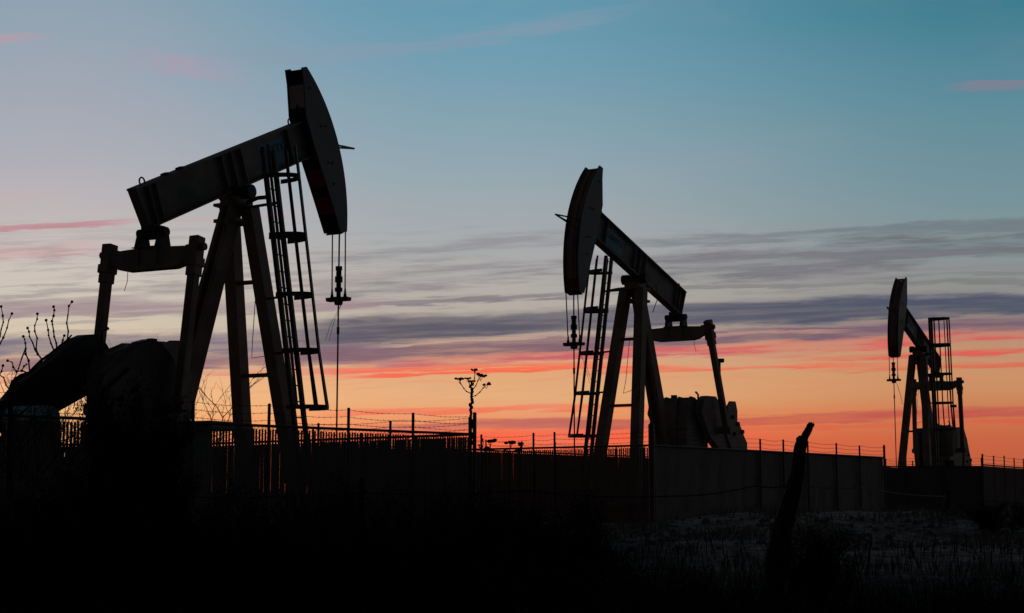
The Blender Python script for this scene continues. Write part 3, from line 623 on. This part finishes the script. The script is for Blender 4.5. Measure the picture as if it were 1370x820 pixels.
# ------------------------------------------------------------------ farm fence posts and wire in the foreground
def rough_post(px_pts, Y, name, label):
    pts = [at(x, y, Y + dy) for x, y, w_, dy in px_pts]; rad = [w_ / 2 / F * Y for x, y, w_, dy in px_pts]
    last = pts[-1]; g_ = gz(last.x, last.y)
    base = Vector((pts[0].x, pts[0].y, 0)); o_ = MB(); rr = random.Random(5)
    fine_p, fine_r = [], []
    for i in range(len(pts) - 1):
        for j in range(4):
            t_ = j / 4; fine_p.append(pts[i].lerp(pts[i + 1], t_) + Vector((rr.uniform(-.004, .004), rr.uniform(-.004, .004), 0))); fine_r.append((rad[i] * (1 - t_) + rad[i + 1] * t_) * rr.uniform(.95, 1.05))
    fine_p.append(pts[-1]); fine_r.append(rad[-1])
    fine_p.append(Vector((last.x + (last.x - pts[-2].x) * .4, last.y, g_ - .2))); fine_r.append(rad[-1])
    o_.tube(fine_p, fine_r, 9)
    for _ in range(5):
        a_ = rr.uniform(0, 6.28); o0 = fine_p[0] + Vector((math.cos(a_), math.sin(a_), 0)) * rad[0] * .5; dd = (fine_p[0] - fine_p[4]).normalized()
        o_.tube([o0 - dd * .05, o0 + dd * rr.uniform(.0, .014)], [rad[0] * .5, .003], 5)
    return tag(o_.build(name, M['wood'], None, None, 0), label, 'fence post', 'wooden farm fence posts')
rough_post([(1086, 566, 8, 0), (1082, 574, 10, 0), (1076, 586, 11, 0), (1073, 589, 16, 0), (1071, 600, 17, 0), (1067, 630, 20, 0), (1060, 660, 23, 0), (1048, 705, 27, 0), (1037, 750, 30, 0)], 15.5, 'fence_post', 'tall splintered wooden post leaning right with a broken narrow top')
rough_post([(1268.5, 657, 8, 0), (1268, 664, 9, 0), (1266, 680, 8, 0), (1264, 692, 9, 0)], 26.5, 'fence_post', 'short wooden post on the pale bank below the farthest pumpjack')
rough_post([(484, 640, 7, 0), (483, 660, 9, 0), (485, 690, 10, 0)], 15.0, 'fence_post', 'dark wooden post before the long slat fence, among weeds')
m = MB()
for ys_ in (0, ):
    wp = [(-40, 668, 14.5), (200, 664, 15), (484, 659, 15), (700, 656, 15.2), (890, 664, 15.4), (1010, 650, 15.5), (1064, 646, 15.5), (1150, 652, 17), (1268, 664, 26.4), (1420, 676, 29)]
    pts = [at(*p_) for p_ in wp]; fp = []
    for i in range(len(pts) - 1):
        for j in range(8):
            t_ = j / 8; fp.append(pts[i].lerp(pts[i + 1], t_) + Vector((0, 0, -.03 * math.sin(math.pi * t_))))
    fp.append(pts[-1]); m.tube(fp, .006, 5)
    for a_ in fp[::1]:
        m.bar(a_ + Vector((-.01, 0, -.02)), a_ + Vector((.01, 0, .02)), .005, .005, (0, 1, 0))
tag(m.build('barbed_wire', M['rope'], None, fixn=False), 'single strand of barbed wire sagging between the wooden posts', 'barbed wire')

# ------------------------------------------------------------------ plants
def jit(pts, rr, a): return [p + Vector((rr.uniform(-a, a), rr.uniform(-a, a), rr.uniform(-a, a))) for p in pts]
def branch_px(m, path, Y, r0, r1, rr, buds=True, dy=.25):
    n = len(path); off = rr.uniform(-dy, dy); pts = []
    for i, (x, y) in enumerate(path): pts.append(at(x, y, Y + off * i / max(1, n - 1)))
    rad = [r0 + (r1 - r0) * i / (n - 1) for i in range(n)]
    m.tube(pts, rad, 5)
    if buds:
        for i in range(1, n):
            m.ball(pts[i], max(.0082, rad[i] * 1.5) * rr.uniform(.75, 1.2), 6, 1.2)
        m.ball(pts[-1], .011, 6)
def twiggy(m, base, h, n, rr, spread=.5, r=.012, lv=3):
    def grow(p, d, L, r_, lev):
        pts = [p]; q_ = p.copy()
        for i in range(4):
            d = (d + Vector((rr.uniform(-.35, .35), rr.uniform(-.35, .35), rr.uniform(-.15, .25)))).normalized(); q_ = q_ + d * (L / 4); pts.append(q_.copy())
            if lev > 0 and i > 0:
                for _ in range(rr.choice((1, 1, 2))):
                    nd = (d + Vector((rr.uniform(-1, 1), rr.uniform(-1, 1), rr.uniform(-.3, .8)))).normalized(); grow(q_.copy(), nd, L * rr.uniform(.35, .6), r_ * .55, lev - 1)
        m.tube(pts, [r_ * (1 - .15 * i) for i in range(5)], 4, False)
    for i in range(n): grow(base + Vector((rr.uniform(-.1, .1), rr.uniform(-.1, .1), 0)), Vector((rr.uniform(-spread, spread), rr.uniform(-spread, spread), 1)).normalized(), h * rr.uniform(.5, .75), r, lv)
# budded shrub at the left edge
rr = random.Random(11); Y = 11.0; m = MB()
trunk = [(16, 700), (13, 640), (12, 600), (15, 560), (13, 540), (14.6, 523), (17, 511), (27, 503), (39.5, 498.5), (45.4, 492), (56.3, 481), (67, 473.6), (79, 463.4), (90, 454.6), (96, 448)]
branch_px(m, trunk, Y, .024, .006, rr, False, .1)
branches = [
 [(56.3, 481), (50.5, 473.6), (48.3, 466.3), (49.7, 452.4), (46.5, 443), (46.5, 435.6), (49.7, 426.8), (50, 419.8)],
 [(50.5, 473.6), (46.8, 467.8), (43.9, 459), (39.5, 450.2), (38.8, 443.6), (36.9, 438.8)],
 [(39.5, 497), (38.3, 482.4), (34.4, 473.6), (34.4, 466.3), (33.9, 459), (32.9, 453.9), (31.2, 450)],
 [(34, 467), (29, 479.5), (24.9, 492.6), (20, 506)],
 [(71.7, 467.8), (68, 459), (65.1, 448.8), (64.4, 441.4), (61.7, 428.3)],
 [(76, 466.3), (75.3, 459), (72.4, 450.2), (71.7, 443), (70.2, 434), (69.5, 429.7), (71.7, 422.4), (72.7, 415), (71.7, 410.3)],
 [(90, 454.6), (91.4, 443), (89.2, 432), (90.7, 422.4), (92.2, 409.3), (96.3, 403.7)],
 [(39, 500), (30, 496), (22, 497), (17.6, 491), (16, 484.6), (10.2, 482.4)],
 [(-8, 474), (0, 459.7), (4.4, 451.7), (9.5, 438.5), (11.7, 428.3), (16, 419.5)],
 [(-10, 470), (0, 450), (1.5, 441), (4.4, 431), (3.7, 422.4), (1.5, 410)],
 [(14.6, 523), (8, 515), (5, 505), (-4, 500), (-12, 496)],
 [(36, 487), (32, 490), (29, 496)], [(82, 462), (84, 455), (86, 449)],
 [(15, 560), (30, 552), (47, 536), (48, 530), (55, 522), (60, 514), (70, 508)],
 [(47, 536), (46, 560), (47, 590), (50, 620)], [(60, 514), (74, 505), (88, 500)], [(12, 600), (26, 585), (38, 575), (44, 560)],
 [(13, 640), (0, 620), (-8, 590), (-10, 560)], [(-10, 520), (-4, 508), (2, 497), (4, 489)],
]
for br in branches: branch_px(m, br, Y, .0062, .0032, rr)
for (px_, py_, n_, h_) in ((4, 640, 5, .75), (34, 640, 5, .72), (60, 650, 5, .62), (90, 655, 4, .5), (-12, 600, 4, .7)):
    for _ in range(n_): twiggy(m, at(px_ + rr.uniform(-8, 8), py_, Y), h_, 1, rr, .6, .0055, 2)
s_ = m.build('bare_shrub', M['bark'], None, fixn=False); tag(s_, 'bare budded shrub at the left edge, in front of the crank', 'shrub')
# procedural leafless shrubs seen past the machinery
for (px, Y, h, n, lab, sd_) in ((272, 33.5, 3.3, 8, 'leafless shrub behind the slat fence, right of the nearest gearbox', 3), (97, 31, 2.9, 9, 'leafless shrub seen through the gap under the nearest crank', 8)):
    rr = random.Random(sd_); p = at(px, 600, Y); m = MB(); twiggy(m, Vector((p.x, Y, 0)), h, n, rr, .45, .022, 3); tag(m.build('bare_shrub', M['bark'], None, fixn=False), lab, 'shrub')
# dry umbel stalks
def umbel(m, c, r, rr, tilt=(0, 0)):
    for i in range(9):
        a = rr.uniform(0, 6.28); q_ = r * math.sqrt(rr.random()); m.ball(c + Vector((q_ * math.cos(a), q_ * math.sin(a), .3 * r + tilt[0] * q_ * math.cos(a) + rr.uniform(-.15, .15) * r)), r * rr.uniform(.3, .5), 6, .7)
    for i in range(5):
        a = rr.uniform(0, 6.28); m.tube([c + Vector((0, 0, -.9 * r)), c + Vector((r * .6 * math.cos(a), r * .6 * math.sin(a), .2 * r))], .0022, 4, False)
def stalk(px_main, brs, Y, label, r=.011, lump=True, seed=1):
    rr = random.Random(seed); m = MB(); pts = [at(x, y, Y) for x, y in px_main]; p0 = pts[0]; g_ = gz(p0.x, p0.y)
    allp = [Vector((p0.x, p0.y, g_ - .05))] + pts
    m.tube(allp, [r * 1.3] + [r * (1 - .5 * i / len(pts)) for i in range(len(pts))], 6)
    if lump:
        for i in range(len(pts) - 1):
            for j in range(2): 
                c = pts[i].lerp(pts[i + 1], .5 * j); m.ball(c + Vector((rr.choice((-1, 1)) * r * .8, 0, 0)), r * rr.uniform(1.2, 1.9), 6, 1.2)
    for path, rad, tilt in brs:
        bp_ = [at(x, y, Y + rr.uniform(-.04, .04)) for x, y in path]; m.tube(bp_, [.0075] + [.0055] * (len(bp_) - 1), 5, False)
        for c in bp_[1:-1]: m.ball(c, .010, 6)
        umbel(m, bp_[-1], rad * 1.25 / F * Y, rr, (tilt, 0))
    return tag(m.build('dried_flower_stalk', M['stalk'], None, fixn=False), label, 'dried weed', 'dried flower stalks before the fence')
stalk([(629, 690), (629.5, 640), (630.2, 600), (630.6, 585), (629.8, 575.6), (631, 567), (630, 560), (631.2, 552), (629.6, 545), (631, 538), (629.8, 531), (630.6, 524), (630.2, 517), (630.5, 511)],
      [([(630, 526.5), (624, 523.5), (620.5, 519.5), (616.5, 513.5), (614.8, 508.5)], 4.4, 0), ([(630.4, 530.5), (636, 529.5), (642, 524.5), (646.5, 519), (650.5, 515.5)], 4.2, .2),
       ([(632, 522), (636.5, 516), (639.5, 509), (643, 503.5)], 5.5, -.3), ([(633, 516), (634.7, 506), (635.5, 499), (635, 495.5)], 3.4, 0), ([(629.5, 518), (627.4, 511.5), (625.6, 507.5)], 3.2, 0), ([(630.5, 515), (631.3, 511)], 3.4, 0)],
      20, 'tall dried umbel stalk rising above the corner post of the slat fence', .013, True, 2)
for px, top, Y, rad, lab, sd_ in ((656.5, 592, 21, 5.5, 'low dried flower head just right of the fence corner post', 4), (683, 594, 22, 5, 'dried flower head in the middle of three above the brown fence rail', 5), (697, 595.5, 21.5, 4.6, 'dried flower head above the brown rail, rightmost of the low ones', 6)):
    stalk([(px - 1, 690), (px - 1.5, 640), (px - 1, top + 8)], [([(px - 1, top + 8), (px - .5, top + 3), (px, top)], rad, .1), ([(px - 1, top + 14), (px - 3, top + 10), (px - 4, top + 8)], 3.4, .1)], Y, lab, .008, False, sd_)
stalk([(646, 690), (644, 640), (644, 603)], [([(644, 603), (646, 597), (646.5, 591), (645.5, 588)], 1.8, 0), ([(644, 601), (641.5, 598), (641, 596)], 1.6, 0)], 21, 'thin curled dry stem beside the fence corner post', .006, False, 9)

# brush: three bush meshes, copied and scaled
def bush_mesh(seed, leaves, h=1.0, w=.6, leafs=.018):
    rr = random.Random(seed); tw = MB(); lf = MB()
    def grow(p, d, L, r_, lev):
        pts = [p]; q_ = p.copy(); n_ = 4
        for i in range(n_):
            d = (d + Vector((rr.uniform(-.3, .3), rr.uniform(-.3, .3), rr.uniform(-.1, .2)))).normalized(); q_ = q_ + d * (L / n_); pts.append(q_.copy())
            if lev > 0:
                for _ in range(2): grow(q_.copy(), (d + Vector((rr.uniform(-.9, .9), rr.uniform(-.9, .9), rr.uniform(-.2, .7)))).normalized(), L * rr.uniform(.35, .6), r_ * .6, lev - 1)
            for _ in range(leaves):
                c = q_ + Vector((rr.uniform(-1, 1), rr.uniform(-1, 1), rr.uniform(-1, 1))) * .05; a = Vector((rr.uniform(-1, 1), rr.uniform(-1, 1), rr.uniform(-.6, 1))).normalized(); s_ = leafs * rr.uniform(.5, 1.3)
                side_ = a.cross(Vector((rr.uniform(-1, 1), rr.uniform(-1, 1), rr.uniform(-1, 1)))).normalized() * s_ * .32
                b_ = len(lf.v); lf.v += [tuple(c), tuple(c + a * s_ + side_), tuple(c + a * s_ * 2), tuple(c + a * s_ - side_)]; lf.face((b_, b_ + 1, b_ + 2, b_ + 3))
        tw.tube(pts, [r_ * (1 - .15 * i) for i in range(n_ + 1)], 3, False)
    for i in range(11):
        a = rr.uniform(0, 6.28); sp2 = rr.uniform(.1, 1) * w; grow(Vector((.08 * math.cos(a), .08 * math.sin(a), 0)), Vector((sp2 * math.cos(a), sp2 * math.sin(a), .8)).normalized(), h * rr.uniform(.55, .85), .009, 2)
    return tw, lf
protos = []
for i, (lv, h, w) in enumerate(((6, 1.0, .8), (5, 1.0, .55), (2, 1.0, .7), (15, 1.0, .42))):
    tw, lf = bush_mesh(20 + i, lv, h, w)
    r = empty('brush_bush', (0, 0, -50)); a = tw.build('twigs', M['bark'], r, fixn=False); b_ = lf.build('foliage', M['leaf'], r, fixn=False); protos.append((r, a, b_))
used = set()
def place_bush(kind, px, Y, h, wsc, label):
    pr_ = protos[kind]; x = (px - 685) / F * Y * 1.0
    if kind in used:
        r = pr_[0].copy(); COL.objects.link(r)
        for c in pr_[1:]: d = c.copy(); COL.objects.link(d); d.parent = r
    else: r = pr_[0]; used.add(kind)
    r.location = (x, Y, gz(x, Y) - .04); r.rotation_euler = (0, 0, rnd.uniform(0, 6.28)); r.scale = (h * wsc, h * wsc, h)
    tag(r, label, 'bush', 'dark brush in the foreground')
BUSHES = [
 (0, 20, 13.0, 1.15, 1.1, 'dark bush at the left edge, under the budded shrub'),
 (1, 95, 14.5, 1.05, 1.0, 'dark bush below the teal motor cover'),
 (3, 162, 15.5, 1.62, .62, 'tallest dark bush, below the nearest gearbox'),
 (3, 208, 15.0, 1.5, .6, 'dark bush below the pitman arm, beside the tallest bush'),
 (1, 300, 13.5, 1.05, 1.0, 'dark bush below the rear leg of the nearest pumpjack'),
 (0, 370, 12.5, 1.05, 1.2, 'dark bush below the caged ladder of the nearest pumpjack'),
 (1, 440, 12.5, 1.0, 1.1, 'dark bush below the polished rod of the nearest pumpjack'),
 (2, 495, 14.5, 1.15, .8, 'twiggy bush around the dark post before the slat fence'),
 (0, 560, 12.5, .95, 1.2, 'dark bush left of the tall umbel stalk'),
 (2, 625, 14.5, .95, 1.0, 'twiggy bush at the foot of the tall umbel stalk'),
 (1, 690, 14.0, .95, 1.1, 'dark bush below the low dried flower heads'),
 (2, 770, 15.0, .9, .9, 'twiggy bush below the middle pumpjack cage'),
 (0, 790, 11.5, .85, 1.3, 'low dark bush left of the pale bank'),
 (0, 900, 10.0, .78, 1.4, 'low dark bush below the solid sheet fence'),
 (1, 1010, 9.8, .78, 1.3, 'low dark bush left of the leaning post foot'),
 (1, 1075, 13.5, .78, .9, 'dark bush at the foot of the leaning post'),
 (0, 1150, 9.8, .72, 1.4, 'low dark bush right of the leaning post foot'),
 (0, 1260, 9.8, .70, 1.4, 'low dark bush below the farthest pumpjack'),
 (1, 1350, 10.0, .80, 1.3, 'low dark bush in the bottom right corner'),
 (0, 1335, 23.0, .42, 1.9, 'flat black bush on the bank at the right edge'),
 (0, 40, 8.6, .85, 1.4, 'near dark bush in the bottom left corner'),
 (0, 330, 8.6, .8, 1.4, 'near dark bush at the bottom, left of centre'),
 (1, 620, 8.6, .75, 1.4, 'near dark bush at the bottom centre'),
]
for b_ in BUSHES: place_bush(*b_)

# grass
def grass(name, cnt, region, hfun, mtl, label, cat, seed, dens=None):
    rr = random.Random(seed); m = MB(); k_ = 0
    while k_ < cnt:
        Y = rr.uniform(*region[1]); x = rr.uniform(region[0][0], region[0][1]) * Y
        if dens and rr.random() > dens(x, Y): k_ += 1; continue
        h = hfun(x, Y, rr); z = gz(x, Y); a = rr.uniform(0, 6.28); w = .0035 + .0002 * Y; lx_, ly = rr.gauss(0, .35) * h, rr.gauss(0, .35) * h
        dx, dy_ = math.cos(a) * w, math.sin(a) * w; b_ = len(m.v)
        m.v += [(x - dx, Y - dy_, z - .02), (x + dx, Y + dy_, z - .02), (x + lx_ * .4 + dx * .6, Y + ly * .4 + dy_ * .6, z + h * .6), (x + lx_ * .4 - dx * .6, Y + ly * .4 - dy_ * .6, z + h * .6), (x + lx_, Y + ly, z + h)]
        m.face((b_, b_ + 1, b_ + 2, b_ + 3)); m.face((b_ + 3, b_ + 2, b_ + 4)); k_ += 1
    o_ = m.build(name, mtl, None, fixn=False); tag(o_, label, cat, None, 'stuff'); return o_
patch = lambda x, y: max(0, min(1, .35 + 2.6 * mn.noise(Vector((x * .8, y * .5, 2)))))
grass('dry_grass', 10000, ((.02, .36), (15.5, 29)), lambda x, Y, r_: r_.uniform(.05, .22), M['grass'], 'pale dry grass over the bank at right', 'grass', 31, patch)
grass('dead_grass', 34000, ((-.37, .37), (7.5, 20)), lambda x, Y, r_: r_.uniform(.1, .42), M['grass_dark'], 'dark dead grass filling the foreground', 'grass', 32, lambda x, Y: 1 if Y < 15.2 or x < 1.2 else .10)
grass('weeds', 6000, ((-.36, .04), (15, 20)), lambda x, Y, r_: r_.uniform(.3, .8) * (.4 + patch(x, Y)), M['grass_dark'], 'tall dark weeds along the foot of the slat fence', 'weeds', 33, patch)
# stones on the bank
rr = random.Random(77); m = MB()
for i in range(1300):
    Y = rr.uniform(20, 28.5); x = rr.uniform(.05, .36) * Y; r_ = .012 + .07 * rr.random() ** 4; m.ball((x, Y, gz(x, Y) + r_ * .2), r_, 5, rr.uniform(.5, .9))
tag(m.build('stones', M['concrete'], None, fixn=False), 'pale stones scattered on the bank', 'stones', None, 'stuff')
sc.cycles.max_bounces = 5; sc.cycles.use_denoising = True
